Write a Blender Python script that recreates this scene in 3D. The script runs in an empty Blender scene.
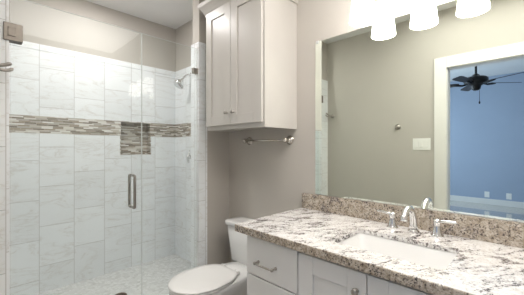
import bpy, bmesh, math, random
from mathutils import Vector, Matrix

random.seed(7)
C = bpy.context.scene.collection
S = bpy.context.scene
R = math.radians
PI = math.pi

# ------------------------------------------------------------------ camera, world, lights, exposure
H_CAM = 1.29
cam = bpy.data.cameras.new('camera')
camo = bpy.data.objects.new('camera', cam)
C.objects.link(camo)
camo.location = (0, 0, H_CAM)
camo.rotation_euler = (R(90), 0, R(-45.2))
cam.sensor_fit = 'HORIZONTAL'
cam.sensor_width = 36
cam.lens = 36 * 285.0 / 524.0
cam.clip_start = 0.01
S.camera = camo

w = bpy.data.worlds.new('world')
S.world = w
w.use_nodes = True
wn = w.node_tree.nodes
bg = wn['Background']
bg.inputs['Color'].default_value = (0.60, 0.76, 1.0, 1)
bg.inputs['Strength'].default_value = 1.5

S.view_settings.view_transform = 'Standard'
S.view_settings.look = 'None'
S.view_settings.gamma = 1
S.view_settings.use_curve_mapping = False
S.view_settings.exposure = 1.0

SHADE_EMIT = 3.8
FILL_PANEL_EMIT = 3.1     # unseen fill panel added on the bathroom ceiling
SHOWER_FILL_EMIT = 108.0     # unseen fill downlight added over the shower


def area(name, loc, rot, sx, sy, power, col):
    l = bpy.data.lights.new(name, 'AREA')
    l.shape = 'RECTANGLE'
    l.size = sx
    l.size_y = sy
    l.energy = power
    l.color = col
    o = bpy.data.objects.new(name, l)
    o.location = loc
    o.rotation_euler = rot
    C.objects.link(o)
    return o


# daylight entering the bedroom through its window (window in the wall at y = 3.2)
area('daylight_window', (-2.6, 3.13, 1.45), (R(-90), 0, 0), 1.7, 1.4, 48, (0.66, 0.79, 1.0))

# ------------------------------------------------------------------ measures
D = 1.65          # mirror wall
XL = -0.02        # doorway wall
YN, YNB = 2.052, 2.174   # stub walls front and back
XJR, XJL = 1.317, 0.13   # stub wall ends
YB = 3.051        # shower back wall
CEIL = 2.67
YNEAR = -0.285
ZT = 2.17         # tile top
ZC = 0.864        # countertop
BX, BCEIL = -4.9, 2.9    # bedroom far wall, bedroom ceiling


# ------------------------------------------------------------------ material helpers
def mat(name):
    m = bpy.data.materials.new(name)
    m.use_nodes = True
    nt = m.node_tree
    return m, nt, nt.nodes['Principled BSDF']


def N(nt, t, **kw):
    n = nt.nodes.new(t)
    for k, v in kw.items():
        if k.startswith('i_'):
            n.inputs[int(k[2:])].default_value = v
        else:
            setattr(n, k, v)
    return n


def math_(nt, op, a, b=None, c=None):
    n = nt.nodes.new('ShaderNodeMath')
    n.operation = op
    for i, v in enumerate((a, b, c)):
        if v is None:
            continue
        if isinstance(v, (int, float)):
            n.inputs[i].default_value = v
        else:
            nt.links.new(v, n.inputs[i])
    return n.outputs[0]


def mixc(nt, f, a, b, blend='MIX'):
    n = nt.nodes.new('ShaderNodeMix')
    n.data_type = 'RGBA'
    n.blend_type = blend
    for sock, v in ((n.inputs[0], f), (n.inputs[6], a), (n.inputs[7], b)):
        if isinstance(v, (int, float)):
            sock.default_value = v
        elif isinstance(v, tuple):
            sock.default_value = v if len(v) == 4 else (*v, 1)
        else:
            nt.links.new(v, sock)
    return n.outputs[2]


def ramp(nt, fac, stops, interp='LINEAR'):
    n = nt.nodes.new('ShaderNodeValToRGB')
    n.color_ramp.interpolation = interp
    el = n.color_ramp.elements
    while len(el) < len(stops):
        el.new(0.5)
    for e, (p, c) in zip(el, stops):
        e.position = p
        e.color = c if len(c) == 4 else (*c, 1)
    nt.links.new(fac, n.inputs[0])
    return n.outputs[0]


def pos(nt):
    g = nt.nodes.new('ShaderNodeNewGeometry')
    s = nt.nodes.new('ShaderNodeSeparateXYZ')
    nt.links.new(g.outputs['Position'], s.inputs[0])
    return g.outputs['Position'], s.outputs


def noise(nt, vec, scale, detail=3, rough=0.5, dist=0.0):
    n = nt.nodes.new('ShaderNodeTexNoise')
    n.inputs['Scale'].default_value = scale
    n.inputs['Detail'].default_value = detail
    n.inputs['Roughness'].default_value = rough
    n.inputs['Distortion'].default_value = dist
    if vec is not None:
        nt.links.new(vec, n.inputs['Vector'])
    return n.outputs[0]


def bump(nt, bsdf, h, strength=0.1, dist=0.002):
    b = nt.nodes.new('ShaderNodeBump')
    b.inputs['Strength'].default_value = strength
    b.inputs['Distance'].default_value = dist
    nt.links.new(h, b.inputs['Height'])
    nt.links.new(b.outputs[0], bsdf.inputs['Normal'])


def plain(name, col, rough=0.5, metal=0.0, var=0.03, scale=8.0, bmp=0.0, bscale=200, coat=0.0):
    m, nt, b = mat(name)
    p, _ = pos(nt)
    n = noise(nt, p, scale, 3)
    d = tuple(max(0, c * (1 - var)) for c in col)
    l = tuple(min(1, c * (1 + var)) for c in col)
    nt.links.new(ramp(nt, n, [(0.3, d), (0.7, l)]), b.inputs['Base Color'])
    b.inputs['Roughness'].default_value = rough
    b.inputs['Metallic'].default_value = metal
    if coat:
        b.inputs['Coat Weight'].default_value = coat
        b.inputs['Coat Roughness'].default_value = 0.08
    if bmp:
        bump(nt, b, noise(nt, p, bscale, 2), bmp, 0.001)
    return m


M = {}
M['paint'] = plain('beige_wall_paint', (0.515, 0.485, 0.440), 0.8, var=0.015, scale=3, bmp=0.04, bscale=160)
M['bedroom_paint'] = plain('bedroom_wall_paint', (0.345, 0.415, 0.53), 0.7, var=0.015, scale=3)
M['ceiling'] = plain('white_ceiling_paint', (0.84, 0.835, 0.82), 0.8, var=0.01, scale=3, bmp=0.1, bscale=120)
M['trim'] = plain('white_trim_paint', (0.78, 0.765, 0.73), 0.35, var=0.01)
M['cabinet'] = plain('greige_cabinet_paint', (0.57, 0.545, 0.507), 0.35, var=0.012)
M['vanity'] = plain('white_vanity_paint', (0.78, 0.775, 0.765), 0.35, var=0.012)
M['dark_gap'] = plain('cabinet_interior', (0.20, 0.18, 0.15), 0.8)
M['porcelain'] = plain('white_porcelain', (0.83, 0.825, 0.81), 0.12, var=0.006, coat=0.3)
M['seat'] = plain('white_toilet_seat_plastic', (0.88, 0.87, 0.85), 0.22, var=0.006)
M['chrome'] = plain('polished_chrome', (0.80, 0.80, 0.80), 0.07, 1.0, var=0.01)
M['nickel'] = plain('brushed_nickel', (0.40, 0.375, 0.34), 0.28, 1.0, var=0.05, scale=60)
M['dark_bronze'] = plain('dark_bronze_metal', (0.012, 0.011, 0.011), 0.4, 0.3, var=0.05)
M['fan_blade'] = plain('dark_walnut_blade', (0.018, 0.014, 0.012), 0.45, var=0.2, scale=20)
M['bronze'] = plain('aged_bronze', (0.25, 0.19, 0.15), 0.35, 1.0, var=0.1)
M['bright_nickel'] = plain('polished_nickel', (0.66, 0.63, 0.58), 0.14, 1.0, var=0.02)
M['dark_nickel'] = plain('dark_satin_nickel', (0.20, 0.18, 0.155), 0.38, 1.0, var=0.08, scale=40)
M['plate'] = plain('white_plastic_plate', (0.85, 0.84, 0.81), 0.35, var=0.005)
M['slot'] = plain('dark_slot', (0.05, 0.05, 0.05), 0.6)
M['gasket'] = plain('clear_seal_strip', (0.62, 0.64, 0.62), 0.3)
M['grout'] = plain('pale_grout', (0.60, 0.58, 0.54), 0.8)


def make_tile(name, swap=False):
    """10 x 13.5 inch white marble tile in stepped one-third offset, grey veins."""
    m, nt, b = mat(name)
    p, s = pos(nt)
    u = math_(nt, 'ADD', s[0], s[1])          # every tiled face is axis aligned
    u = math_(nt, 'SUBTRACT', u, YB + 0.385 - 0.2535 * 20)
    W, HH = 0.2535, 0.34
    cu = math_(nt, 'DIVIDE', u, W)
    col = math_(nt, 'FLOOR', cu)
    fu = math_(nt, 'FRACT', cu)
    z = math_(nt, 'SUBTRACT', s[2], math_(nt, 'MULTIPLY', col, 0.1133))
    cz = math_(nt, 'DIVIDE', math_(nt, 'ADD', z, 20 * HH - 0.161 + 0.1133 * 19), HH)
    row = math_(nt, 'FLOOR', cz)
    fz = math_(nt, 'FRACT', cz)
    du = math_(nt, 'MULTIPLY', math_(nt, 'MINIMUM', fu, math_(nt, 'SUBTRACT', 1.0, fu)), W)
    dz = math_(nt, 'MULTIPLY', math_(nt, 'MINIMUM', fz, math_(nt, 'SUBTRACT', 1.0, fz)), HH)
    dj = math_(nt, 'MINIMUM', du, dz)
    joint = math_(nt, 'LESS_THAN', dj, 0.0018)
    cb = nt.nodes.new('ShaderNodeCombineXYZ')
    nt.links.new(col, cb.inputs[0])
    nt.links.new(row, cb.inputs[1])
    wn_ = nt.nodes.new('ShaderNodeTexWhiteNoise')
    wn_.noise_dimensions = '3D'
    nt.links.new(cb.outputs[0], wn_.inputs['Vector'])
    off = nt.nodes.new('ShaderNodeVectorMath')
    off.operation = 'MULTIPLY_ADD'
    nt.links.new(wn_.outputs['Color'], off.inputs[0])
    off.inputs[1].default_value = (7, 7, 7)
    nt.links.new(p, off.inputs[2])
    # diagonal veins
    wv = nt.nodes.new('ShaderNodeMapping')
    wv.inputs['Rotation'].default_value = (R(35), R(40), R(20))
    wv.inputs['Scale'].default_value = (1, 1, 3.2)
    nt.links.new(off.outputs[0], wv.inputs[0])
    n1 = noise(nt, wv.outputs[0], 2.2, 5, 0.6, 1.2)
    vein = math_(nt, 'ABSOLUTE', math_(nt, 'SUBTRACT', n1, 0.5))
    vc = ramp(nt, vein, [(0.0, (0.76, 0.76, 0.745)), (0.012, (0.86, 0.88, 0.89)), (0.06, (0.885, 0.91, 0.925))])
    n2 = noise(nt, off.outputs[0], 3.0, 4)
    cl = ramp(nt, n2, [(0.35, (0.975, 0.975, 0.97)), (0.65, (1, 1, 1))])
    base = mixc(nt, 1.0, vc, cl, 'MULTIPLY')
    tone = math_(nt, 'ADD', math_(nt, 'MULTIPLY', wn_.outputs['Value'], 0.06), 0.95)
    tb = nt.nodes.new('ShaderNodeCombineColor')
    for i in range(3):
        nt.links.new(tone, tb.inputs[i])
    base = mixc(nt, 1.0, base, tb.outputs[0], 'MULTIPLY')
    base = mixc(nt, joint, base, (0.55, 0.55, 0.535))
    nt.links.new(base, b.inputs['Base Color'])
    nt.links.new(math_(nt, 'ADD', math_(nt, 'MULTIPLY', joint, 0.5), 0.27), b.inputs['Roughness'])
    b.inputs['Specular IOR Level'].default_value = 0.2
    bump(nt, b, math_(nt, 'SUBTRACT', 1.0, joint), 0.3, 0.001)
    return m


M['tile'] = make_tile('white_marble_wall_tile')


def make_mosaic():
    m, nt, b = mat('linear_stone_glass_mosaic')
    p, s = pos(nt)
    u = math_(nt, 'ADD', s[0], s[1])
    rz = math_(nt, 'DIVIDE', s[2], 0.0123)
    row = math_(nt, 'FLOOR', rz)
    fr = math_(nt, 'FRACT', rz)
    w1 = nt.nodes.new('ShaderNodeTexWhiteNoise')
    w1.noise_dimensions = '1D'
    nt.links.new(row, w1.inputs['W'])
    uu = math_(nt, 'ADD', math_(nt, 'DIVIDE', u, 0.078), math_(nt, 'MULTIPLY', w1.outputs['Value'], 9.0))
    col = math_(nt, 'FLOOR', uu)
    fc = math_(nt, 'FRACT', uu)
    cb = nt.nodes.new('ShaderNodeCombineXYZ')
    nt.links.new(col, cb.inputs[0])
    nt.links.new(row, cb.inputs[1])
    w2 = nt.nodes.new('ShaderNodeTexWhiteNoise')
    w2.noise_dimensions = '2D'
    nt.links.new(cb.outputs[0], w2.inputs['Vector'])
    c = ramp(nt, w2.outputs['Value'], [
        (0.0, (0.20, 0.165, 0.13)), (0.14, (0.34, 0.29, 0.235)), (0.30, (0.52, 0.475, 0.41)),
        (0.46, (0.66, 0.63, 0.575)), (0.62, (0.42, 0.39, 0.345)), (0.74, (0.73, 0.715, 0.68)),
        (0.90, (0.27, 0.235, 0.195))], 'CONSTANT')
    j1 = math_(nt, 'LESS_THAN', math_(nt, 'MINIMUM', fr, math_(nt, 'SUBTRACT', 1.0, fr)), 0.07)
    j2 = math_(nt, 'LESS_THAN', math_(nt, 'MINIMUM', fc, math_(nt, 'SUBTRACT', 1.0, fc)), 0.01)
    j = math_(nt, 'MAXIMUM', j1, j2)
    c = mixc(nt, j, c, (0.62, 0.60, 0.56))
    nt.links.new(c, b.inputs['Base Color'])
    b.inputs['Roughness'].default_value = 0.25
    return m


M['mosaic'] = make_mosaic()


def make_pebble():
    m, nt, b = mat('marble_chip_shower_floor')
    p, s = pos(nt)
    v = nt.nodes.new('ShaderNodeTexVoronoi')
    v.inputs['Scale'].default_value = 34
    v.inputs['Randomness'].default_value = 0.8
    nt.links.new(p, v.inputs['Vector'])
    e = nt.nodes.new('ShaderNodeTexVoronoi')
    e.feature = 'DISTANCE_TO_EDGE'
    e.inputs['Scale'].default_value = 34
    e.inputs['Randomness'].default_value = 0.8
    nt.links.new(p, e.inputs['Vector'])
    sp = nt.nodes.new('ShaderNodeSeparateColor')
    nt.links.new(v.outputs['Color'], sp.inputs[0])
    c = ramp(nt, sp.outputs[0], [(0.0, (0.60, 0.60, 0.58)), (0.3, (0.70, 0.70, 0.685)), (0.6, (0.78, 0.78, 0.77)), (1, (0.82, 0.82, 0.81))])
    j = math_(nt, 'LESS_THAN', e.outputs['Distance'], 0.06)
    c = mixc(nt, j, c, (0.70, 0.70, 0.68))
    nt.links.new(c, b.inputs['Base Color'])
    b.inputs['Roughness'].default_value = 0.35
    return m


M['pebble'] = make_pebble()


def make_floor_tile():
    m, nt, b = mat('beige_floor_tile')
    p, s = pos(nt)
    br = nt.nodes.new('ShaderNodeTexBrick')
    br.inputs['Color1'].default_value = (0.64, 0.59, 0.52, 1)
    br.inputs['Color2'].default_value = (0.60, 0.55, 0.48, 1)
    br.inputs['Mortar'].default_value = (0.38, 0.35, 0.31, 1)
    br.inputs['Scale'].default_value = 1.0
    br.inputs['Brick Width'].default_value = 0.33
    br.inputs['Row Height'].default_value = 0.33
    br.inputs['Mortar Size'].default_value = 0.003
    nt.links.new(p, br.inputs['Vector'])
    nt.links.new(mixc(nt, 0.25, br.outputs[0], ramp(nt, noise(nt, p, 6, 4), [(0.3, (0.54, 0.49, 0.43)), (0.7, (0.66, 0.61, 0.54))])), b.inputs['Base Color'])
    b.inputs['Roughness'].default_value = 0.35
    return m


M['floor_tile'] = make_floor_tile()


def make_wood():
    m, nt, b = mat('glossy_dark_wood_floor')
    p, s = pos(nt)
    br = nt.nodes.new('ShaderNodeTexBrick')
    br.inputs['Color1'].default_value = (0.42, 0.37, 0.32, 1)
    br.inputs['Color2'].default_value = (0.46, 0.41, 0.36, 1)
    br.inputs['Mortar'].default_value = (0.30, 0.26, 0.22, 1)
    br.inputs['Scale'].default_value = 1.0
    br.inputs['Brick Width'].default_value = 1.2
    br.inputs['Row Height'].default_value = 0.12
    br.inputs['Mortar Size'].default_value = 0.002
    nt.links.new(p, br.inputs['Vector'])
    nt.links.new(br.outputs[0], b.inputs['Base Color'])
    b.inputs['Roughness'].default_value = 0.12
    b.inputs['Coat Weight'].default_value = 1.0
    b.inputs['Coat Roughness'].default_value = 0.05
    return m


M['wood'] = make_wood()


def make_granite(name, stops, tan_amt, dark0, cloud0, wn=0.6, ws=0.55):
    m, nt, b = mat(name)
    p, s = pos(nt)
    vr = nt.nodes.new('ShaderNodeVectorRotate')
    vr.rotation_type = 'Z_AXIS'
    vr.inputs['Angle'].default_value = R(33)
    nt.links.new(p, vr.inputs['Vector'])
    mp = nt.nodes.new('ShaderNodeMapping')
    mp.inputs['Scale'].default_value = (1.0, 2.4, 1.8)
    nt.links.new(vr.outputs[0], mp.inputs[0])
    q = mp.outputs[0]
    base = ramp(nt, noise(nt, p, 42, 5, 0.7, 0.6), [(0.33, stops[0]), (0.43, stops[1]), (0.54, stops[2]), (0.72, stops[3])])
    # grey-mauve streaks running across the slab
    streak = noise(nt, q, 5.5, 8, 0.68, 1.5)
    f1 = ramp(nt, streak, [(cloud0, (0, 0, 0)), (cloud0 + 0.10, (1, 1, 1))])
    c1 = mixc(nt, math_(nt, 'MULTIPLY', f1, 0.75), base, (0.42, 0.375, 0.365))
    # tan grains
    f2 = ramp(nt, noise(nt, p, 130, 3, 0.7), [(0.52, (0, 0, 0)), (0.60, (1, 1, 1))])
    c2 = mixc(nt, math_(nt, 'MULTIPLY', f2, tan_amt), c1, (0.36, 0.29, 0.225))
    # dark mica specks gathered along the streaks
    d = math_(nt, 'ADD', math_(nt, 'MULTIPLY', noise(nt, p, 105, 4, 0.75, 0.5), wn), math_(nt, 'MULTIPLY', streak, ws))
    f4 = ramp(nt, d, [(dark0, (0, 0, 0)), (dark0 + 0.035, (1, 1, 1))])
    c3 = mixc(nt, math_(nt, 'MULTIPLY', f4, 0.92), c2, (0.06, 0.045, 0.042))
    nt.links.new(c3, b.inputs['Base Color'])
    b.inputs['Roughness'].default_value = 0.12
    b.inputs['Coat Weight'].default_value = 0.3
    b.inputs['Coat Roughness'].default_value = 0.05
    return m


M['granite'] = make_granite('speckled_cream_granite', [(0.60, 0.56, 0.525), (0.75, 0.725, 0.70), (0.83, 0.815, 0.80), (0.86, 0.85, 0.84)], 0.25, 0.612, 0.515)
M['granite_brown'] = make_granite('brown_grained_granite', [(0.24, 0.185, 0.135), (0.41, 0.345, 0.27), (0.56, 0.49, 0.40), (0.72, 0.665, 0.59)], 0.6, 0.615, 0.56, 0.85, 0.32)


def make_glass():
    m = bpy.data.materials.new('clear_shower_glass')
    m.use_nodes = True
    nt = m.node_tree
    nt.nodes.clear()
    out = nt.nodes.new('ShaderNodeOutputMaterial')
    tr = nt.nodes.new('ShaderNodeBsdfTransparent')
    tr.inputs[0].default_value = (0.975, 0.99, 0.985, 1)
    gl = nt.nodes.new('ShaderNodeBsdfGlossy')
    gl.inputs['Roughness'].default_value = 0.0
    lw = nt.nodes.new('ShaderNodeLayerWeight')      # Schlick's approximation, the same from both sides of the sheet
    lw.inputs[0].default_value = 0.5
    f5 = math_(nt, 'POWER', lw.outputs['Facing'], 5.0)
    fr = math_(nt, 'ADD', math_(nt, 'MULTIPLY', f5, 0.96), 0.016)    # low-reflection coated glass
    mx = nt.nodes.new('ShaderNodeMixShader')
    nt.links.new(fr, mx.inputs[0])
    nt.links.new(tr.outputs[0], mx.inputs[1])
    nt.links.new(gl.outputs[0], mx.inputs[2])
    nt.links.new(mx.outputs[0], out.inputs[0])
    return m


M['glass'] = make_glass()
M['glass_edge'] = plain('polished_glass_edge', (0.86, 0.89, 0.87), 0.2, var=0.02)
M['window_glass'] = M['glass']

m, nt, b = mat('silvered_mirror')
b.inputs['Base Color'].default_value = (0.885, 0.94, 0.865, 1)
b.inputs['Metallic'].default_value = 1
b.inputs['Roughness'].default_value = 0.0
M['mirror'] = m
M['mirror_edge'] = plain('mirror_edge', (0.16, 0.17, 0.15), 0.3, 0.5)

m, nt, b = mat('lit_frosted_glass_shade')
b.inputs['Base Color'].default_value = (0.9, 0.9, 0.88, 1)
b.inputs['Emission Color'].default_value = (1.0, 0.95, 0.89, 1)
b.inputs['Emission Strength'].default_value = SHADE_EMIT
b.inputs['Roughness'].default_value = 0.4
M['shade'] = m


# ------------------------------------------------------------------ mesh helpers
def merge(bm, t, mi=0, smooth=False):
    for f in t.faces:
        f.material_index = mi
        f.smooth = smooth
    me = bpy.data.meshes.new('tmp')
    t.to_mesh(me)
    bm.from_mesh(me)
    bpy.data.meshes.remove(me)
    t.free()


def add_box(bm, lo, hi, bev=0.0, seg=2, mi=0):
    t = bmesh.new()
    bmesh.ops.create_cube(t, size=1)
    for v in t.verts:
        v.co = Vector([(lo[i] + hi[i]) / 2 + v.co[i] * (hi[i] - lo[i]) for i in range(3)])
    if bev:
        bmesh.ops.bevel(t, geom=list(t.edges), offset=bev, segments=seg, affect='EDGES', profile=0.5)
    merge(bm, t, mi)


def ring_loft(bm, rings, cap0=True, cap1=True, mi=0, smooth=True, closed=True):
    t = bmesh.new()
    vr = [[t.verts.new(p) for p in r] for r in rings]
    n = len(rings[0])
    for a, b_ in zip(vr[:-1], vr[1:]):
        for i in range(n):
            j = (i + 1) % n
            try:
                t.faces.new((a[i], a[j], b_[j], b_[i]))
            except ValueError:
                pass
    if cap0:
        t.faces.new(list(reversed(vr[0])))
    if cap1:
        t.faces.new(vr[-1])
    bmesh.ops.recalc_face_normals(t, faces=list(t.faces))
    for f in t.faces:
        f.smooth = smooth and len(f.verts) == 4
    for f in t.faces:
        f.material_index = mi
    me = bpy.data.meshes.new('tmp')
    t.to_mesh(me)
    bm.from_mesh(me)
    bpy.data.meshes.remove(me)
    t.free()


def basis(axis):
    a = Vector(axis).normalized()
    up = Vector((0, 0, 1)) if abs(a.z) < 0.95 else Vector((1, 0, 0))
    u = a.cross(up).normalized()
    return a, u, a.cross(u).normalized()


def add_lathe(bm, o, axis, prof, n=24, mi=0, sx=1.0):
    """prof: list of (distance along axis, radius)."""
    a, u, v = basis(axis)
    o = Vector(o)
    rings = []
    for h, r in prof:
        r = max(r, 0.0003)
        rings.append([o + a * h + u * (r * sx * math.cos(2 * PI * k / n)) + v * (r * math.sin(2 * PI * k / n)) for k in range(n)])
    ring_loft(bm, rings, True, True, mi)


def add_tube(bm, pts, r, n=12, mi=0):
    """pts: polyline, r: radius or list of radii."""
    pts = [Vector(p) for p in pts]
    rs = r if isinstance(r, (list, tuple)) else [r] * len(pts)
    rings = []
    prev = None
    for i, p in enumerate(pts):
        d = (pts[min(i + 1, len(pts) - 1)] - pts[max(i - 1, 0)]).normalized()
        if prev is None:
            _, u, _v = basis(d)
        else:
            u = (prev - d * prev.dot(d)).normalized()
        prev = u
        v = d.cross(u)
        rings.append([p + u * (rs[i] * math.cos(2 * PI * k / n)) + v * (rs[i] * math.sin(2 * PI * k / n)) for k in range(n)])
    ring_loft(bm, rings, True, True, mi)


def bez(p0, p1, p2, p3, n=12):
    o = []
    for i in range(n + 1):
        t = i / n
        o.append(Vector(p0) * (1 - t) ** 3 + Vector(p1) * 3 * t * (1 - t) ** 2 + Vector(p2) * 3 * t * t * (1 - t) + Vector(p3) * t ** 3)
    return o


def rrect(cx, cy, hx, hy, r, z, n=6):
    out = []
    for qx, qy, a0 in ((1, 1, 0), (-1, 1, 90), (-1, -1, 180), (1, -1, 270)):
        for k in range(n + 1):
            a = R(a0 + 90 * k / n)
            out.append(Vector((cx + qx * (hx - r) + r * math.cos(a), cy + qy * (hy - r) + r * math.sin(a), z)))
    return out


def obj(name, bm, mats, parent=None, label=None):
    bmesh.ops.recalc_face_normals(bm, faces=list(bm.faces)) if False else None
    loc = Vector((0, 0, 0))
    if parent is not None:
        q = parent
        while q is not None:
            loc += q.location
            q = q.parent
    me = bpy.data.meshes.new(name)
    bm.to_mesh(me)
    bm.free()
    if loc.length > 0:
        me.transform(Matrix.Translation(-loc))
    for mm in (mats if isinstance(mats, (list, tuple)) else [mats]):
        me.materials.append(mm)
    o = bpy.data.objects.new(name, me)
    C.objects.link(o)
    if parent is not None:
        o.parent = parent
    if label:
        o['label'] = label
    return o


def thing(name, loc, label, cat, group=None):
    o = bpy.data.objects.new(name, None)
    o.empty_display_size = 0.05
    o.location = loc
    C.objects.link(o)
    o['label'] = label
    o['category'] = cat
    if group:
        o['group'] = group
    return o


def tag(o, label, cat, group=None):
    o['label'] = label
    o['category'] = cat
    if group:
        o['group'] = group
    return o


def struct(name, bm, mats, label=None, parent=None):
    o = obj(name, bm, mats, parent)
    o['kind'] = 'structure'
    if label:
        o['label'] = label
        o['category'] = name.split('_')[0]
    return o


def B():
    return bmesh.new()


def box_struct(name, lo, hi, m_, label, bev=0):
    bm = B()
    add_box(bm, lo, hi, bev)
    return struct(name, bm, m_, label)


# ================================================================== BATHROOM SHELL
box_struct('floor', (XL - 0.115, YNEAR, -0.08), (D, YB, 0), M['floor_tile'], 'beige tiled bathroom floor under the toilet and vanity')
box_struct('ceiling', (XL - 0.002, YNEAR - 0.1, CEIL), (D + 0.12, YB + 0.2, CEIL + 0.08), M['ceiling'], 'white ceiling above the shower and vanity')
box_struct('wall_right', (D, YNEAR - 0.1, -0.08), (D + 0.12, YB + 0.2, CEIL), M['paint'], 'beige wall behind the mirror, towel bar and toilet')
box_struct('wall_near', (XL, YNEAR - 0.1, -0.08), (D, YNEAR, CEIL), M['paint'], 'beige wall at the near end of the vanity')

# doorway wall, reflected in the mirror
DY0, DY1, DZ = -0.10, 0.70, 2.09
bm = B()
add_box(bm, (XL - 0.115, DY1, -0.08), (XL, YB + 0.2, BCEIL))
add_box(bm, (XL - 0.115, -1.6, -0.08), (XL, DY0, BCEIL))
add_box(bm, (XL - 0.115, DY0, DZ), (XL, DY1, BCEIL))
struct('wall_left', bm, M['paint'], 'beige wall with the bedroom doorway, seen in the mirror')

# door casing: bathroom side, bedroom side and jamb lining
bm = B()
cw, ct = 0.108, 0.017
for x0, x1 in ((XL, XL + ct), (XL - 0.115 - ct, XL - 0.115)):
    add_box(bm, (x0, DY1 - 0.007, 0), (x1, DY1 - 0.007 + cw, DZ - 0.007 + cw), 0.003)
    add_box(bm, (x0, DY0 + 0.007 - cw, 0), (x1, DY0 + 0.007, DZ - 0.007 + cw), 0.003)
    add_box(bm, (x0, DY0 + 0.007, DZ - 0.007), (x1, DY1 - 0.007, DZ - 0.007 + cw), 0.003)
add_box(bm, (XL - 0.115, DY1 - 0.012, 0), (XL, DY1, DZ))
add_box(bm, (XL - 0.115, DY0, 0), (XL, DY0 + 0.012, DZ))
add_box(bm, (XL - 0.115, DY0, DZ - 0.012), (XL, DY1, DZ))
struct('trim_1', bm, M['trim'], 'white door casing around the bedroom doorway, seen in the mirror')

# stub walls either side of the shower opening
bm = B()
add_box(bm, (XJR + 0.010, YN + 0.010, -0.08), (D, YNB - 0.010, CEIL))
struct('wall_partition', bm, M['paint'], 'short beige wall between the toilet and the shower')
bm = B()
add_box(bm, (XL, YN + 0.010, -0.08), (XJL - 0.010, YNB - 0.010, CEIL))
struct('wall_partition.001', bm, M['paint'], 'narrow wall end at the left of the shower door')

# tile wrapped around the stub walls
bm = B()
add_box(bm, (XJR + 0.010, YN, 0), (1.402, YN + 0.010, ZT + 0.005))
add_box(bm, (XJR, YN, 0), (XJR + 0.010, YNB, ZT + 0.005))
add_box(bm, (XJR + 0.010, YNB - 0.010, 0), (D, YNB, ZT + 0.005))
struct('wall_tile', bm, M['tile'], 'white marble tile strip beside the glass on the toilet side')
bm = B()
add_box(bm, (XL, YN, 0), (XJL - 0.010, YN + 0.010, ZT + 0.005))
add_box(bm, (XJL - 0.010, YN, 0), (XJL, YNB, ZT + 0.005))
add_box(bm, (XL, YNB - 0.010, 0), (XJL - 0.010, YNB, ZT + 0.005))
struct('wall_tile.001', bm, M['tile'], 'white marble tile strip left of the glass door hinges')

# back wall with recessed niche
NX0, NX1, NZ0, NZ1, ND = 1.033, 1.352, 1.214, 1.557, 0.09
bm = B()
yb0, yb1 = YB + 0.010, YB + 0.2
add_box(bm, (XL, yb0, -0.08), (NX0, yb1, CEIL))
add_box(bm, (NX1, yb0, -0.08), (D, yb1, CEIL))
add_box(bm, (NX0, yb0, -0.08), (NX1, yb1, NZ0))
add_box(bm, (NX0, yb0, NZ1), (NX1, yb1, CEIL))
add_box(bm, (NX0, YB + ND + 0.008, NZ0), (NX1, yb1, NZ1))
struct('wall_back', bm, M['paint'], 'beige wall above the tile at the back of the shower')

BZ0, BZ1 = 1.41, 1.557
bm = B()
x0, x1 = XL, D - 0.010
add_box(bm, (x0, YB, 0.04), (NX0, YB + 0.010, ZT - 0.055))
add_box(bm, (NX1, YB, 0.04), (x1, YB + 0.010, ZT - 0.055))
add_box(bm, (NX0, YB, 0.04), (NX1, YB + 0.010, NZ0))
add_box(bm, (NX0, YB, NZ1), (NX1, YB + 0.010, ZT - 0.055))
struct('wall_tile.002', bm, M['tile'], 'white marble tile on the back wall of the shower')
bm = B()
add_box(bm, (D - 0.010, YNB, 0.04), (D, YB, ZT - 0.055))
struct('wall_tile.003', bm, M['tile'], 'white marble tile on the wall holding the shower head')
bm = B()
add_box(bm, (XL, YNB, 0.04), (XL + 0.010, YB, ZT))
struct('wall_tile.004', bm, M['tile'], 'white marble tile on the left side wall of the shower')

# bullnose along the top of the tile
bm = B()
add_box(bm, (XL, YB - 0.001, ZT - 0.053), (D - 0.011, YB + 0.010, ZT), 0.002)
add_box(bm, (D - 0.011, YNB, ZT - 0.053), (D, YB - 0.001, ZT), 0.002)
struct('trim_2', bm, M['tile'], 'white bullnose row along the top of the shower tile')

# mosaic band and niche lining
bm = B()
add_box(bm, (XL, YB - 0.002, BZ0), (NX0, YB, BZ1))
add_box(bm, (NX1, YB - 0.002, BZ0), (D - 0.012, YB, BZ1))
struct('trim_3', bm, M['mosaic'], 'linear brown and grey mosaic band on the shower back wall')
bm = B()
add_box(bm, (D - 0.012, YNB, BZ0), (D - 0.010, YB, BZ1))
struct('trim_4', bm, M['mosaic'], 'linear mosaic band under the shower head')
bm = B()
add_box(bm, (NX0, YB + ND, NZ0), (NX1, YB + ND + 0.008, NZ1))
struct('wall_niche', bm, M['mosaic'], 'recessed shower niche lined with linear mosaic')
bm = B()
t_ = 0.008
for lo, hi in (((NX0 - t_ * 0, YB - 0.003, NZ0), (NX0 + t_, YB + ND, NZ1)), ((NX1 - t_, YB - 0.003, NZ0), (NX1, YB + ND, NZ1)),
               ((NX0 + t_, YB - 0.003, NZ0), (NX1 - t_, YB + ND, NZ0 + t_)), ((NX0 + t_, YB - 0.003, NZ1 - t_), (NX1 - t_, YB + ND, NZ1))):
    add_box(bm, lo, hi)
o = struct('trim_5', bm, M['mosaic'], 'sides of the recessed shower niche')

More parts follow.
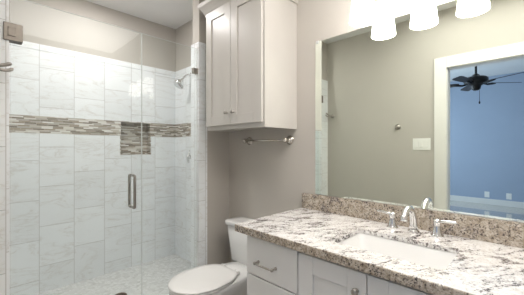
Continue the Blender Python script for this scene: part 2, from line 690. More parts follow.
box_struct('floor_shower', (XL, YNB - 0.02, 0), (D, YB + 0.01, 0.05), M['pebble'], 'pale marble chip floor of the shower')
bm = B()
add_box(bm, (XJL, YN - 0.005, 0), (XJR, YNB, 0.10), 0.004)
struct('curb', bm, M['tile'], 'white tiled shower curb under the glass')
box_struct('baseboard_right', (D - 0.014, 1.16, 0), (D, YN + 0.010, 0.09), M['trim'], 'white baseboard behind the toilet', 0.002)
box_struct('baseboard_left', (XL, DY1 + 0.103, 0), (XL + 0.014, YN + 0.010, 0.09), M['trim'], 'white baseboard below the light switches', 0.002)

# ================================================================== BEDROOM SHELL (seen in the mirror)
BY0, BY1 = -1.6, 3.2
box_struct('floor_bedroom', (BX, BY0, -0.08), (XL - 0.115, BY1, 0), M['wood'], 'glossy wood floor of the bedroom in the mirror')
box_struct('ceiling_bedroom', (BX - 0.1, BY0 - 0.1, BCEIL), (XL, BY1 + 0.1, BCEIL + 0.08), M['ceiling'], 'bedroom ceiling above the fan in the mirror')
box_struct('wall_bedroom', (BX - 0.1, BY0 - 0.1, -0.08), (BX, BY1 + 0.1, BCEIL), M['bedroom_paint'], 'blue lit far bedroom wall in the mirror')
box_struct('wall_bedroom_near', (BX, BY0 - 0.1, -0.08), (XL, BY0, BCEIL), M['bedroom_paint'], 'near side wall of the bedroom')
bm = B()
wx0, wx1, wz0, wz1 = -3.5, -1.7, 0.7, 2.2
add_box(bm, (BX, BY1, -0.08), (wx0, BY1 + 0.1, BCEIL))
add_box(bm, (wx1, BY1, -0.08), (XL, BY1 + 0.1, BCEIL))
add_box(bm, (wx0, BY1, -0.08), (wx1, BY1 + 0.1, wz0))
add_box(bm, (wx0, BY1, wz1), (wx1, BY1 + 0.1, BCEIL))
struct('wall_bedroom_window', bm, M['bedroom_paint'], 'bedroom wall holding the window')
bm = B()
for lo, hi in (((wx0, BY1 - 0.01, wz0), (wx0 + 0.05, BY1 + 0.06, wz1)), ((wx1 - 0.05, BY1 - 0.01, wz0), (wx1, BY1 + 0.06, wz1)),
               ((wx0, BY1 - 0.01, wz0), (wx1, BY1 + 0.06, wz0 + 0.05)), ((wx0, BY1 - 0.01, wz1 - 0.05), (wx1, BY1 + 0.06, wz1)),
               ((wx0, BY1 + 0.02, 1.43), (wx1, BY1 + 0.05, 1.47))):
    add_box(bm, lo, hi, 0.003)
wf = struct('window_1', bm, M['trim'], 'white framed bedroom window letting in daylight')
bm = B()
add_box(bm, (wx0 + 0.04, BY1 + 0.03, wz0 + 0.04), (wx1 - 0.04, BY1 + 0.036, wz1 - 0.04))
obj('pane', bm, M['window_glass'], wf)
box_struct('baseboard_bedroom', (BX, BY0, 0), (BX + 0.016, BY1, 0.13), M['trim'], 'baseboard along the blue bedroom wall in the mirror', 0.002)

# ================================================================== OVER-TOILET CABINET
CX, CY0, CY1, CZ0, CZ1 = 1.313, 1.281, 1.922, 1.424, 2.36
cab = thing('wall_cabinet', (D, 1.60, CZ0), 'tall greige two-door cabinet hung on the wall above the toilet', 'cabinet')
bm = B()
add_box(bm, (CX + 0.02, CY0, CZ0), (D, CY0 + 0.018, CZ1))
add_box(bm, (CX + 0.02, CY1 - 0.018, CZ0), (D, CY1, CZ1))
add_box(bm, (CX + 0.02, CY0 + 0.018, CZ0 + 0.022), (D, CY1 - 0.018, CZ0 + 0.04))
add_box(bm, (CX + 0.02, CY0 + 0.018, CZ1 - 0.018), (D, CY1 - 0.018, CZ1))
add_box(bm, (D - 0.012, CY0 + 0.018, CZ0 + 0.04), (D - 0.002, CY1 - 0.018, CZ1 - 0.018))
obj('case', bm, M['cabinet'], cab)
bm = B()
fx0, fx1 = CX + 0.002, CX + 0.02
add_box(bm, (fx0, CY0, CZ0), (fx1, CY0 + 0.04, CZ1), 0.001)
add_box(bm, (fx0, CY1 - 0.04, CZ0), (fx1, CY1, CZ1), 0.001)
add_box(bm, (fx0, CY0 + 0.04, CZ0), (fx1, CY1 - 0.04, CZ0 + 0.045), 0.001)
add_box(bm, (fx0, CY0 + 0.04, CZ1 - 0.05), (fx1, CY1 - 0.04, CZ1), 0.001)
obj('face_frame', bm, M['cabinet'], cab)


def shaker(bm, x, y0, y1, z0, z1, th=0.019, st=0.066, rec=0.009, mi=0, rail=None):
    """Door in the plane x (front face), opening towards -x."""
    rl = rail or st
    add_box(bm, (x, y0, z0), (x + th, y0 + st, z1), 0.0015, 1, mi)
    add_box(bm, (x, y1 - st, z0), (x + th, y1, z1), 0.0015, 1, mi)
    add_box(bm, (x, y0 + st, z0), (x + th, y1 - st, z0 + rl), 0.0015, 1, mi)
    add_box(bm, (x, y0 + st, z1 - rl), (x + th, y1 - st, z1), 0.0015, 1, mi)
    add_box(bm, (x + rec, y0 + st - 0.004, z0 + rl - 0.004), (x + th - 0.002, y1 - st + 0.004, z1 - rl + 0.004), 0, 1, mi)


def knob(parent, x, y, z, r=0.0145, m_='nickel'):
    bm = B()
    add_lathe(bm, (x, y, z), (-1, 0, 0), [(0, 0.009), (0.003, 0.009), (0.005, 0.0055), (0.012, 0.0055), (0.015, r * 0.85), (0.019, r), (0.024, r * 0.92), (0.027, r * 0.5), (0.0275, 0.0)], 16)
    return obj('knob', bm, M[m_], parent)


dx = CX - 0.018
ymid = 1.608
for y0, y1, ky in ((CY0 + 0.012, ymid - 0.0015, ymid - 0.038), (ymid + 0.0015, CY1 - 0.008, ymid + 0.038)):
    bm = B()
    shaker(bm, dx, y0, y1, CZ0 + 0.032, CZ1 - 0.012, st=0.070)
    d_ = obj('door', bm, M['cabinet'], cab)
    knob(d_, dx, ky, 1.545)
# crown moulding: swept profile around front and both sides
bm = B()
prof = [(0.0, CZ1 - 0.03), (0.012, CZ1 - 0.03), (0.014, CZ1 - 0.012), (0.020, CZ1 - 0.004), (0.026, CZ1 + 0.012), (0.040, CZ1 + 0.032), (0.052, CZ1 + 0.045), (0.056, CZ1 + 0.062), (0.056, CZ1 + 0.072), (0.0, CZ1 + 0.072)]
t = bmesh.new()
rows = []
for e, z in prof:
    rows.append([t.verts.new(p) for p in ((D, CY1 + e, z), (CX - e, CY1 + e, z), (CX - e, CY0 - e, z), (D, CY0 - e, z))])
for a, b_ in zip(rows[:-1], rows[1:]):
    for i in range(3):
        t.faces.new((a[i], a[i + 1], b_[i + 1], b_[i]))
t.faces.new(rows[-1])
t.faces.new([r[0] for r in rows])
t.faces.new([r[3] for r in reversed(rows)])
bmesh.ops.recalc_face_normals(t, faces=list(t.faces))
merge(bm, t)
obj('crown_molding', bm, M['cabinet'], cab)

# ================================================================== TOWEL BAR
tb = thing('towel_bar', (D, 1.564, 1.345), 'polished nickel towel bar on the wall below the hanging cabinet', 'towel bar')
for y in (1.344, 1.785):
    bm = B()
    add_lathe(bm, (D, y, 1.345), (-1, 0, 0), [(0, 0.035), (0.004, 0.035), (0.007, 0.028), (0.010, 0.029), (0.014, 0.020), (0.018, 0.011), (0.036, 0.009), (0.042, 0.014), (0.050, 0.019), (0.060, 0.020), (0.070, 0.017), (0.076, 0.009), (0.078, 0.0)], 24)
    obj('post', bm, M['bright_nickel'], tb)
bm = B()
add_tube(bm, [(1.588, 1.335, 1.345), (1.588, 1.80, 1.345)], 0.008, 14)
obj('bar', bm, M['bright_nickel'], tb)

# ================================================================== VANITY
VX, VY0, VY1 = 1.062, -0.20, 1.155
ZB = 0.844   # underside of granite
ZE = 0.824   # underside of its built-up edge
van = thing('vanity_cabinet', (1.36, 0.478, 0), 'white shaker vanity cabinet with drawers and doors under the granite', 'cabinet')
bm = B()
add_box(bm, (VX + 0.002, VY0, 0.10), (D - 0.001, VY0 + 0.018, ZE))
add_box(bm, (VX + 0.002, VY1 - 0.018, 0.0), (D - 0.001, VY1, ZE))
add_box(bm, (VX + 0.02, VY0 + 0.018, 0.10), (D - 0.001, VY1 - 0.018, 0.118))
add_box(bm, (D - 0.012, VY0 + 0.018, 0.118), (D - 0.001, VY1 - 0.018, ZE - 0.2))
obj('case', bm, M['vanity'], van)
bm = B()
YA, YBD = 0.805, 0.151   # divisions drawer stack / doors / drawer stack
for y0, y1 in ((VY0, VY0 + 0.03), (YBD - 0.015, YBD + 0.015), (YA - 0.015, YA + 0.015), (VY1 - 0.03, VY1)):
    add_box(bm, (VX, y0, 0.10), (VX + 0.018, y1, ZE))
add_box(bm, (VX, VY0, 0.10), (VX + 0.018, VY1, 0.135))
add_box(bm, (VX, VY0, ZE - 0.03), (VX + 0.018, VY1, ZE))
obj('face_frame', bm, M['vanity'], van)
bm = B()
add_box(bm, (VX + 0.06, VY0, 0.0), (VX + 0.075, VY1 - 0.018, 0.10))
obj('toe_kick', bm, M['vanity'], van)
vdx = VX - 0.019


def pull(parent, x, y, z, L=0.12):
    bm = B()
    for s in (-1, 1):
        add_lathe(bm, (x, y + s * L / 2, z), (-1, 0, 0), [(0, 0.0085), (0.003, 0.0085), (0.006, 0.005), (0.020, 0.005), (0.026, 0.0085), (0.034, 0.0085), (0.037, 0.004), (0.0375, 0)], 14)
    add_tube(bm, [(x - 0.030, y - L / 2, z), (x - 0.030, y - L / 6, z - 0.002), (x - 0.030, y + L / 6, z - 0.002), (x - 0.030, y + L / 2, z)], 0.0052, 10)
    return obj('handle', bm, M['nickel'], parent)


for y0, y1 in ((YA + 0.003, VY1 - 0.002), (VY0 + 0.002, YBD - 0.003)):
    zt = ZE - 0.010
    for hgt in (0.200, 0.235, 0.245):
        bm = B()
        add_box(bm, (vdx, y0, zt - hgt), (VX, y1, zt), 0.003)
        dr = obj('drawer', bm, M['vanity'], van)
        pull(dr, vdx, (y0 + y1) / 2 + 0.02, zt - hgt / 2 - 0.02)
        zt -= hgt + 0.006
for y0, y1, ky in ((0.478 + 0.002, YA - 0.003, 0.478 + 0.040), (YBD + 0.003, 0.478 - 0.002, 0.478 - 0.040)):
    bm = B()
    shaker(bm, vdx, y0, y1, 0.125, ZE - 0.014, st=0.078)
    d_ = obj('door', bm, M['vanity'], van)
    knob(d_, vdx, ky, 0.735)

# ================================================================== COUNTERTOP
GX, GY0, GY1 = 1.022, YNEAR, 1.2255
SCX, SCY, SHX, SHY = 1.284, 0.468, 0.142, 0.220
top = thing('countertop', (1.34, 0.47, ZB), 'speckled cream granite vanity top with a rectangular sink cutout', 'countertop')
bm = B()
t = bmesh.new()
outer = [t.verts.new(p) for p in ((GX, GY0, ZC), (D - 0.001, GY0, ZC), (D - 0.001, GY1, ZC), (GX, GY1, ZC))]
inner = [t.verts.new(p) for p in rrect(SCX, SCY, SHX, SHY, 0.03, ZC)]
ed = []
for L in (outer, inner):
    for i in range(len(L)):
        ed.append(t.edges.new((L[i], L[(i + 1) % len(L)])))
bmesh.ops.triangle_fill(t, use_beauty=True, use_dissolve=False, edges=ed)
ff = list(t.faces)
ex = bmesh.ops.extrude_face_region(t, geom=ff)
for v in ex['geom']:
    if isinstance(v, bmesh.types.BMVert):
        v.co.z = ZB
bmesh.ops.recalc_face_normals(t, faces=list(t.faces))
merge(bm, t)
bm.normal_update()
for f in bm.faces:
    f.material_index = 0
obj('slab', bm, M['granite'], top)
bm = B()
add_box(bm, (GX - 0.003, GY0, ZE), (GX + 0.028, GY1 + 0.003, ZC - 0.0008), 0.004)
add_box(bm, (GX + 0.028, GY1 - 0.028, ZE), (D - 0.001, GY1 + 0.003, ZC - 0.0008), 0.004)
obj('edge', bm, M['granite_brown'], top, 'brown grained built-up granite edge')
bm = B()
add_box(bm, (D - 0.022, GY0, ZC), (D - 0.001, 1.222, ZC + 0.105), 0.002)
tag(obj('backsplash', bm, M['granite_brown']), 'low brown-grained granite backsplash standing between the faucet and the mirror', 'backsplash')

# sink
sk = thing('sink', (SCX, SCY, 0.69), 'white rectangular undermount sink set in the granite top', 'sink')
bm = B()
rings = [rrect(SCX, SCY, SHX + 0.03, SHY + 0.03, 0.05, ZB - 0.016), rrect(SCX, SCY, SHX + 0.03, SHY + 0.03, 0.05, ZB - 0.001),
         rrect(SCX, SCY, SHX + 0.004, SHY + 0.004, 0.034, ZB - 0.001), rrect(SCX, SCY, SHX, SHY, 0.034, ZB - 0.006),
         rrect(SCX, SCY, SHX - 0.012, SHY - 0.014, 0.045, ZB - 0.08), rrect(SCX, SCY, SHX - 0.024, SHY - 0.028, 0.055, ZB - 0.115),
         rrect(SCX, SCY, SHX - 0.045, SHY - 0.055, 0.06, ZB - 0.132), rrect(SCX + 0.02, SCY, 0.03, 0.03, 0.029, ZB - 0.139)]
ring_loft(bm, rings, False, True)
rings = [rrect(SCX, SCY, SHX + 0.03, SHY + 0.03, 0.05, ZB - 0.016), rrect(SCX, SCY, SHX + 0.012, SHY + 0.012, 0.05, ZB - 0.018),
         rrect(SCX, SCY, SHX - 0.006, SHY - 0.01, 0.06, ZB - 0.12), rrect(SCX, SCY, SHX - 0.05, SHY - 0.05, 0.06, ZB - 0.155)]
ring_loft(bm, rings, False, True)
obj('basin', bm, M['porcelain'], sk)
bm = B()
add_lathe(bm, (SCX + 0.02, SCY, ZB - 0.141), (0, 0, 1), [(0, 0.024), (0.004, 0.024), (0.005, 0.018), (0.007, 0.017), (0.008, 0)], 20)
obj('drain', bm, M['chrome'], sk)

# faucet
FX, FY = 1.565, 0.472
fa = thing('faucet', (FX, FY, ZC), 'polished chrome widespread faucet with two lever handles behind the sink', 'faucet')
bm = B()
add_lathe(bm, (FX, FY, ZC), (0, 0, 1), [(0, 0.027), (0.005, 0.027), (0.009, 0.022), (0.014, 0.0205), (0.024, 0.018)], 24)
pts = bez((FX, FY, ZC + 0.015), (FX + 0.004, FY, ZC + 0.10), (FX - 0.055, FY, ZC + 0.150), (FX - 0.110, FY, ZC + 0.122), 14)
pts += bez((FX - 0.110, FY, ZC + 0.122), (FX - 0.128, FY, ZC + 0.112), (FX - 0.140, FY, ZC + 0.095), (FX - 0.143, FY, ZC + 0.078), 6)[1:]
n_ = len(pts)
add_tube(bm, pts, [0.0205 - 0.0080 * (i / (n_ - 1)) ** 0.8 + (0.0025 if i > n_ - 4 else 0) for i in range(n_)], 16)
obj('spout', bm, M['chrome'], fa)
for s in (1, -1):
    y = FY + s * 0.104
    bm = B()
    add_lathe(bm, (FX, y, ZC), (0, 0, 1), [(0, 0.028), (0.006, 0.028), (0.010, 0.023), (0.026, 0.019), (0.052, 0.0135), (0.060, 0.0145), (0.064, 0.017), (0.073, 0.017), (0.079, 0.013), (0.083, 0.004), (0.0835, 0)], 22)
    hd = obj('handle', bm, M['chrome'], fa)
    bm = B()
    add_tube(bm, [(FX, y, ZC + 0.072), (FX, y + s * 0.020, ZC + 0.074), (FX - 0.002, y + s * 0.045, ZC + 0.077), (FX - 0.004, y + s * 0.075, ZC + 0.079), (FX - 0.005, y + s * 0.082, ZC + 0.079)], [0.007, 0.0075, 0.0068, 0.0062, 0.003], 12)
    obj('lever', bm, M['chrome'], hd)

# ================================================================== MIRROR
mi_ = thing('wall_mirror', (D, 0.45, 0.971), 'large frameless mirror on the wall above the vanity', 'mirror')
MY0, MY1, MZ0, MZ1 = -0.20, 1.117, 0.972, 2.01
bm = B()
add_box(bm, (D - 0.006, MY0, MZ0), (D - 0.0005, MY1, MZ1))
for f in bm.faces:
    f.material_index = 0 if abs(f.normal.x) > 0.9 else 1
obj('mirror_glass', bm, [M['mirror'], M['mirror_edge']], mi_)
for y, z in ((MY1 - 0.018, MZ1), (MY0 + 0.02, MZ1)):
    bm = B()
    add_box(bm, (D - 0.010, y - 0.010, z - 0.014), (D, y + 0.010, z + 0.006), 0.002)
    obj('clip', bm, M['gasket'], mi_)

# ================================================================== VANITY LIGHT
LX = D - 0.146
vl = thing('vanity_light', (D, 0.486, 2.17), 'three-light vanity fixture with lit white glass shades above the mirror', 'light fixture')
bm = B()
add_box(bm, (D - 0.022, 0.486 - 0.30, 2.145), (D, 0.486 + 0.30, 2.235), 0.008)
obj('backplate', bm, M['nickel'], vl)
for y in (0.711, 0.486, 0.261):
    bm = B()
    add_tube(bm, bez((D - 0.02, y, 2.19), (D - 0.08, y, 2.20), (LX, y, 2.238), (LX, y, 2.153), 10), 0.008, 10)
    add_lathe(bm, (LX, y, 2.168), (0, 0, -1), [(0, 0.008), (0.005, 0.024), (0.035, 0.026), (0.036, 0)], 18)
    obj('arm', bm, M['nickel'], vl)
    bm = B()
    # opal glass: outer and inner wall, open below
    prof = [(2.125, 0.024), (2.122, 0.046), (2.112, 0.053), (2.08, 0.058), (2.03, 0.064), (1.99, 0.0685), (1.966, 0.0715), (1.963, 0.070), (1.966, 0.068), (1.99, 0.065), (2.03, 0.0605), (2.08, 0.0545), (2.112, 0.049), (2.119, 0.040), (2.121, 0.0)]
    add_lathe(bm, (LX, y, 0.018), (0, 0, 1), prof, 28)
    sh = obj('lamp_shade', bm, M['shade'], vl)
    bm = B()
    add_lathe(bm, (LX, y, 2.136), (0, 0, -1), [(0, 0.013), (0.03, 0.013), (0.04, 0.022), (0.065, 0.030), (0.09, 0.026), (0.105, 0.012), (0.108, 0)], 16)
    obj('bulb', bm, M['shade'], sh)

# ================================================================== ADDED FILL LIGHTS ON THE CEILING (above the frame, brighten the room evenly)
def emitter(name, e, col=(1.0, 0.965, 0.945)):
    m, nt, b = mat(name)
    b.inputs['Emission Color'].default_value = (*col, 1)
    b.inputs['Emission Strength'].default_value = e
    return m


LX0, LX1, LY0, LY1 = 0.20, 1.38, -0.24, 0.94
cl = thing('added_fill_panel', ((LX0 + LX1) / 2, (LY0 + LY1) / 2, CEIL), 'large square fill light panel added out of view on the ceiling before the vanity', 'light fixture')
bm = B()
for lo, hi in (((LX0 - 0.03, LY0 - 0.03), (LX1 + 0.03, LY0)), ((LX0 - 0.03, LY1), (LX1 + 0.03, LY1 + 0.03)), ((LX0 - 0.03, LY0), (LX0, LY1)), ((LX1, LY0), (LX1 + 0.03, LY1))):
    add_box(bm, (*lo, CEIL - 0.035), (*hi, CEIL), 0.002)
obj('frame', bm, M['trim'], cl)
bm = B()
add_box(bm, (LX0, LY0, CEIL - 0.030), (LX1, LY1, CEIL - 0.004))
obj('diffuser', bm, emitter('fill_panel_emission', FILL_PANEL_EMIT), cl)
dl = thing('added_shower_fill', (0.75, 2.50, CEIL), 'round fill downlight added out of view in the ceiling over the shower', 'light fixture')
bm = B()
add_lathe(bm, (0.75, 2.50, CEIL), (0, 0, -1), [(0, 0.10), (0.004, 0.10), (0.008, 0.09), (0.0085, 0.075), (0.002, 0.0745)], 32)
obj('trim_ring', bm, M['trim'], dl)
bm = B()
add_lathe(bm, (0.75, 2.50, CEIL - 0.001), (0, 0, -1), [(0, 0.074), (0.006, 0.074), (0.010, 0.06), (0.011, 0)], 32)
obj('lens', bm, emitter('shower_fill_emission', SHOWER_FILL_EMIT), dl)

# ================================================================== TOILET
TY = 1.64
to = thing('toilet', (1.30, TY, 0), 'white two-piece toilet with its lid closed, between vanity and shower', 'toilet')


def egg(cx, af, ab, b, z, n=40, sq=0.72, yc=TY):
    """Egg outline: rounded front towards -x, blunt rear towards +x."""
    out = []
    for k in range(n):
        a = 2 * PI * k / n
        c, s = math.cos(a), math.sin(a)
        if c < 0:
            out.append(Vector((cx + af * c, yc + b * s, z)))
        else:
            p = 2.0
            xx = ab * (abs(c) ** 0.45)
            w_ = b * (1 - (1 - sq) * (xx / ab) ** 2) * (1 if s >= 0 else -1) * min(1, abs(s) ** 0.42 * 1.0)
            out.append(Vector((cx + xx, yc + w_, z)))
    return out


bm = B()
rings = [egg(1.22, 0.19, 0.30, 0.115, 0.0, sq=0.95), egg(1.22, 0.19, 0.30, 0.115, 0.03, sq=0.95), egg(1.22, 0.18, 0.29, 0.10, 0.06, sq=0.95),
         egg(1.20, 0.18, 0.30, 0.10, 0.16, sq=0.95), egg(1.16, 0.22, 0.33, 0.125, 0.24, sq=0.9), egg(1.10, 0.225, 0.38, 0.16, 0.31, sq=0.8),
         egg(1.08, 0.222, 0.41, 0.174, 0.355, sq=0.75), egg(1.08, 0.222, 0.42, 0.176, 0.378, sq=0.72), egg(1.08, 0.215, 0.415, 0.17, 0.383, sq=0.72),
         egg(1.08, 0.16, 0.18, 0.115, 0.381), egg(1.08, 0.14, 0.15, 0.10, 0.30), egg(1.10, 0.07, 0.08, 0.05, 0.22)]
ring_loft(bm, rings, True, True)
obj('bowl', bm, M['porcelain'], to)
bm = B()
rings = [egg(1.08, 0.222, 0.215, 0.180, 0.384), egg(1.08, 0.226, 0.218, 0.184, 0.390), egg(1.08, 0.224, 0.216, 0.182, 0.397), egg(1.08, 0.15, 0.14, 0.115, 0.398), egg(1.08, 0.145, 0.135, 0.11, 0.386), egg(1.08, 0.222, 0.215, 0.180, 0.384)]
ring_loft(bm, rings, False, False)
for s in (-1, 1):
    add_box(bm, (1.285, TY + s * 0.075 - 0.02, 0.383), (1.335, TY + s * 0.075 + 0.02, 0.402), 0.005)
obj('seat', bm, M['seat'], to)
bm = B()
rings = [egg(1.08, 0.224, 0.226, 0.182, 0.400), egg(1.08, 0.229, 0.230, 0.187, 0.404), egg(1.08, 0.229, 0.230, 0.187, 0.409), egg(1.08, 0.222, 0.224, 0.180, 0.414),
         egg(1.08, 0.18, 0.19, 0.145, 0.4165), egg(1.08, 0.10, 0.11, 0.08, 0.418), egg(1.08, 0.01, 0.01, 0.01, 0.4185)]
ring_loft(bm, rings, True, True)
for s in (-1, 1):
    add_lathe(bm, (1.318, TY + s * 0.075 - 0.022, 0.404), (0, 1, 0), [(0, 0), (0.001, 0.009), (0.043, 0.009), (0.044, 0)], 12)
obj('lid', bm, M['seat'], to)
bm = B()
TC = 1.645
rings = [rrect(1.550, TC, 0.070, 0.175, 0.03, 0.366), rrect(1.551, TC, 0.078, 0.190, 0.035, 0.385), rrect(1.552, TC, 0.084, 0.216, 0.04, 0.52), rrect(1.552, TC, 0.089, 0.236, 0.04, 0.656)]
ring_loft(bm, rings, True, True)
obj('tank', bm, M['porcelain'], to)
bm = B()
rings = [rrect(1.550, TC, 0.093, 0.240, 0.04, 0.655), rrect(1.550, TC, 0.099, 0.250, 0.042, 0.659), rrect(1.550, TC, 0.099, 0.252, 0.042, 0.683), rrect(1.550, TC, 0.096, 0.249, 0.04, 0.689), rrect(1.550, TC, 0.088, 0.240, 0.035, 0.692), rrect(1.550, TC, 0.04, 0.19, 0.03, 0.693)]
ring_loft(bm, rings, True, True)
obj('tank_lid', bm, M['porcelain'], to)
bm = B()
add_box(bm, (1.43, TY - 0.085, 0.30), (1.62, TY + 0.085, 0.367), 0.02, 3)
obj('tank_shelf', bm, M['porcelain'], to)

# ================================================================== SHOWER GLASS
YG = 2.08
GT = 2.12
gd = thing('shower_door', (XJL, YG, 0.115), 'frameless clear glass shower door hinged at the left wall', 'shower door')


def glass_sheet(name, x0, x1, z0, z1, parent):
    bm = B()
    add_box(bm, (x0, YG - 0.005, z0), (x1, YG + 0.005, z1))
    bm.normal_update()
    for f in bm.faces:
        f.material_index = 0 if abs(f.normal.y) > 0.9 else 1
    return obj(name, bm, [M['glass'], M['glass_edge']], parent)


XJ = 0.853
glass_sheet('glass', XJL + 0.006, XJ - 0.002, 0.112, GT, gd)
for z in (1.915, 0.34):
    bm = B()
    add_box(bm, (XJL + 0.002, YG + 0.006, z - 0.047), (XJL + 0.056, YG + 0.018, z + 0.047), 0.002)
    add_box(bm, (XJL + 0.001, YG - 0.030, z - 0.047), (XJL + 0.056, YG - 0.006, z + 0.047), 0.002)
    add_box(bm, (XJL - 0.024, YN - 0.012, z - 0.047), (XJL + 0.056, YN - 0.0005, z + 0.047), 0.002)
    hg = obj('hinge', bm, M['dark_nickel'], gd)
    bm = B()
    add_box(bm, (XJL - 0.006, YN - 0.017, z - 0.024), (XJL + 0.026, YN - 0.011, z + 0.024), 0.0015)
    obj('knuckle', bm, M['dark_nickel'], hg)
for s in (-1, 1):
    bm = B()
    x = 0.785
    yo = YG + s * 0.05
    z0, z1 = 0.868, 1.092
    pts = [Vector((x, YG + s * 0.005, z0)), Vector((x, YG + s * 0.03, z0))] + bez((x, YG + s * 0.03, z0), (x, yo, z0), (x, yo, z0), (x, yo, z0 + 0.03), 6)[1:] + \
          bez((x, yo, z1 - 0.03), (x, yo, z1), (x, yo, z1), (x, YG + s * 0.03, z1), 6) + [Vector((x, YG + s * 0.005, z1))]
    add_tube(bm, pts, 0.0095, 12)
    obj('handle', bm, M['nickel'], gd)

gp = thing('glass_panel', (XJR, YG, 0.10), 'fixed clear glass shower panel between the door and the toilet', 'glass panel')
glass_sheet('glass', XJ + 0.003, XJR - 0.003, 0.102, GT, gp)
bm = B()
add_box(bm, (XJ + 0.003, YG - 0.009, 0.10), (XJR - 0.003, YG + 0.009, 0.115), 0.001)
obj('channel', bm, M['nickel'], gp)
bm = B()
for s in (-1, 1):
    add_box(bm, (XJR - 0.042, YG + s * 0.010 - 0.005, 1.908), (XJR - 0.001, YG + s * 0.010 + 0.005, 1.952), 0.002)
add_box(bm, (XJR - 0.005, YG - 0.02, 1.908), (XJR, YG + 0.02, 1.952), 0.001)
obj('clamp', bm, M['nickel'], gp)

# ================================================================== SHOWER FITTINGS
XS = D - 0.010
shd = thing('shower_fixture', (XS, 2.70, 2.07), 'chrome shower head on a bent arm high on the tile', 'shower head')
bm = B()
add_lathe(bm, (XS, 2.70, 2.07), (-1, 0, 0), [(0, 0.03), (0.004, 0.03), (0.012, 0.015), (0.013, 0)], 20)
obj('flange', bm, M['chrome'], shd)
bm = B()
ap = bez((XS, 2.70, 2.07), (XS - 0.05, 2.70, 2.075), (XS - 0.075, 2.70, 2.045), (XS - 0.10, 2.70, 2.005), 10)
add_tube(bm, ap, 0.0105, 12)
obj('arm', bm, M['chrome'], shd)
bm = B()
add_lathe(bm, (XS - 0.097, 2.70, 2.01), Vector((-0.62, -0.06, -0.78)), [(0, 0.014), (0.012, 0.018), (0.024, 0.015), (0.034, 0.026), (0.052, 0.042), (0.078, 0.055), (0.092, 0.059), (0.097, 0.053), (0.0975, 0)], 24)
obj('head', bm, M['chrome'], shd)

sv = thing('shower_valve', (XS, 2.63, 1.19), 'chrome shower control with a lever on the tile below the head', 'shower valve')
bm = B()
add_lathe(bm, (XS, 2.63, 1.19), (-1, 0, 0), [(0, 0.07), (0.004, 0.07), (0.009, 0.062), (0.012, 0.028), (0.045, 0.024), (0.062, 0.02), (0.064, 0)], 28)
obj('escutcheon', bm, M['chrome'], sv)
bm = B()
add_lathe(bm, (XS - 0.055, 2.63, 1.19), (-1, 0, 0), [(0, 0.016), (0.02, 0.022), (0.04, 0.018), (0.044, 0)], 18)
add_tube(bm, [(XS - 0.075, 2.63, 1.13), (XS - 0.080, 2.63, 1.16), (XS - 0.078, 2.63, 1.19), (XS - 0.07, 2.63, 1.23), (XS - 0.062, 2.63, 1.265)], [0.010, 0.013, 0.014, 0.009, 0.006], 12)
obj('lever', bm, M['chrome'], sv)

dn = thing('floor_drain', (0.855, 2.52, 0.05), 'round bronze drain in the shower floor', 'drain')
bm = B()
add_lathe(bm, (0.855, 2.52, 0.05), (0, 0, 1), [(0, 0.052), (0.003, 0.052), (0.005, 0.048), (0.0055, 0.044), (0.0035, 0.0435), (0.0034, 0)], 28)
obj('rim', bm, M['bronze'], dn)
bm = B()
for k in range(-3, 4):
    L = math.sqrt(0.043 ** 2 - (k * 0.012) ** 2)
    add_box(bm, (0.855 - L, 2.52 + k * 0.012 - 0.0035, 0.0532), (0.855 + L, 2.52 + k * 0.012 + 0.0035, 0.056))
obj('grate', bm, M['bronze'], dn)

HY, HZ = 1.98, 1.70
rh = thing('robe_hook', (XL, HY, HZ), 'chrome double robe hook on the left wall just before the shower door', 'hook')
bm = B()
add_lathe(bm, (XL, HY, HZ), (1, 0, 0), [(0, 0.026), (0.005, 0.026), (0.010, 0.018), (0.016, 0.009), (0.06, 0.008), (0.085, 0.012), (0.10, 0.010), (0.101, 0)], 18)
obj('post', bm, M['nickel'], rh)
bm = B()
add_tube(bm, bez((0.06, HY, HZ), (0.09, HY, HZ - 0.016), (0.13, HY, HZ - 0.016), (0.140, HY, HZ + 0.006), 8), [0.008] * 7 + [0.0095, 0.004], 12)
add_tube(bm, bez((0.06, HY, HZ + 0.002), (0.09, HY, HZ + 0.012), (0.115, HY, HZ + 0.016), (0.135, HY, HZ + 0.030), 8), [0.009] * 7 + [0.010, 0.005], 12)
obj('prong', bm, M['nickel'], rh)

# ================================================================== THINGS ON THE DOORWAY WALL (in the mirror)
sw = thing('light_switch', (XL, 0.92, 1.325), 'white three-gang light switch plate beside the doorway, in the mirror', 'light switch')
bm = B()
add_box(bm, (XL, 0.92 - 0.085, 1.325 - 0.062), (XL + 0.006, 0.92 + 0.085, 1.325 + 0.062), 0.002)
obj('plate', bm, M['plate'], sw)
for k in (-1, 0, 1):
    bm = B()
    add_box(bm, (XL + 0.005, 0.92 + k * 0.046 - 0.016, 1.292), (XL + 0.010, 0.92 + k * 0.046 + 0.016, 1.358), 0.002)
    obj('rocker', bm, M['plate'], sw)

rk = thing('robe_hook', (XL, 1.16, 1.518), 'round nickel robe hook on the wall left of the switches, in the mirror', 'hook')
bm = B()
add_lathe(bm, (XL, 1.16, 1.518), (1, 0, 0), [(0, 0.030), (0.005, 0.030), (0.009, 0.022), (0.012, 0.012), (0.03, 0.010), (0.034, 0.016), (0.042, 0.017), (0.046, 0.010), (0.0465, 0)], 24)
obj('post', bm, M['nickel'], rk)
bm = B()
add_tube(bm, bez((XL + 0.025, 1.16, 1.515), (XL + 0.04, 1.16, 1.49), (XL + 0.06, 1.16, 1.485), (XL + 0.065, 1.16, 1.51), 8), 0.006, 10)
obj('prong', bm, M['nickel'], rk)

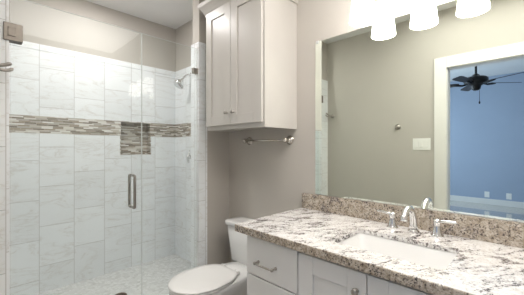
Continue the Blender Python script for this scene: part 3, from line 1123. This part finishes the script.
for y, lb in ((0.935, 'white outlet plate low on the blue bedroom wall, nearer the door casing'), (0.557, 'white outlet plate low on the blue bedroom wall, farther from the door casing')):
    ol = thing('wall_outlet', (BX, y, 0.205 + 0.02), lb, 'outlet', 'outlets on the bedroom wall')
    bm = B()
    add_box(bm, (BX, y - 0.045, 0.16), (BX + 0.006, y + 0.045, 0.29), 0.002)
    obj('plate', bm, M['plate'], ol)
    for z in (0.20, 0.25):
        bm = B()
        add_box(bm, (BX + 0.005, y - 0.017, z - 0.014), (BX + 0.009, y + 0.017, z + 0.014), 0.003)
        obj('socket', bm, M['plate'], ol)

# ================================================================== CEILING FAN (bedroom, in the mirror)
FXc, FYc, FZ = -2.4, 0.79, 2.36
fan = thing('ceiling_fan', (FXc, FYc, BCEIL), 'dark ceiling fan with five blades hanging in the bedroom, in the mirror', 'ceiling fan')
bm = B()
add_lathe(bm, (FXc, FYc, BCEIL), (0, 0, -1), [(0, 0.075), (0.03, 0.072), (0.06, 0.04), (0.07, 0.02), (0.071, 0)], 24)
obj('canopy', bm, M['dark_bronze'], fan)
bm = B()
add_tube(bm, [(FXc, FYc, BCEIL - 0.06), (FXc, FYc, FZ + 0.08)], 0.016, 12)
obj('downrod', bm, M['dark_bronze'], fan)
bm = B()
add_lathe(bm, (FXc, FYc, FZ + 0.12), (0, 0, -1), [(0, 0.02), (0.02, 0.045), (0.045, 0.06), (0.06, 0.13), (0.08, 0.16), (0.13, 0.165), (0.16, 0.15), (0.18, 0.10), (0.20, 0.07), (0.25, 0.06), (0.27, 0.035), (0.271, 0)], 28)
obj('motor', bm, M['dark_bronze'], fan)
for k in range(5):
    a = R(13 + 72 * k)
    ca, sa = math.cos(a), math.sin(a)
    tilt = -0.21

    def P(r, q, h=0.0):
        return Vector((FXc + ca * r - sa * q, FYc + sa * r + ca * q, FZ - 0.035 + h + q * tilt))
    bm = B()
    t = bmesh.new()
    out = []
    for r, hw in ((0.22, 0.045), (0.28, 0.058), (0.42, 0.064), (0.58, 0.068), (0.64, 0.064), (0.665, 0.045)):
        out.append((r, hw))
    loop = [(r, q) for r, q in out] + [(r, -q) for r, q in reversed(out)]
    lo_ = [t.verts.new(P(r, q)) for r, q in loop]
    hi_ = [t.verts.new(P(r, q, 0.007)) for r, q in loop]
    t.faces.new(lo_)
    t.faces.new(list(reversed(hi_)))
    for i in range(len(loop)):
        j = (i + 1) % len(loop)
        t.faces.new((lo_[j], lo_[i], hi_[i], hi_[j]))
    bmesh.ops.recalc_face_normals(t, faces=list(t.faces))
    merge(bm, t)
    bl = obj('blade', bm, M['fan_blade'], fan)
    bm = B()
    add_tube(bm, [P(0.12, 0, -0.005), P(0.18, 0, -0.018), P(0.25, 0, -0.006), P(0.30, 0, -0.004)], [0.014, 0.016, 0.018, 0.012], 8)
    obj('bracket', bm, M['dark_bronze'], bl)
bm = B()
add_tube(bm, [(FXc + 0.03, FYc - 0.05, FZ - 0.13), (FXc + 0.03, FYc - 0.05, FZ - 0.33)], 0.003, 6)
add_lathe(bm, (FXc + 0.03, FYc - 0.05, FZ - 0.33), (0, 0, -1), [(0, 0.003), (0.01, 0.010), (0.03, 0.012), (0.045, 0.006), (0.046, 0)], 12)
obj('pull_chain', bm, M['dark_bronze'], fan)
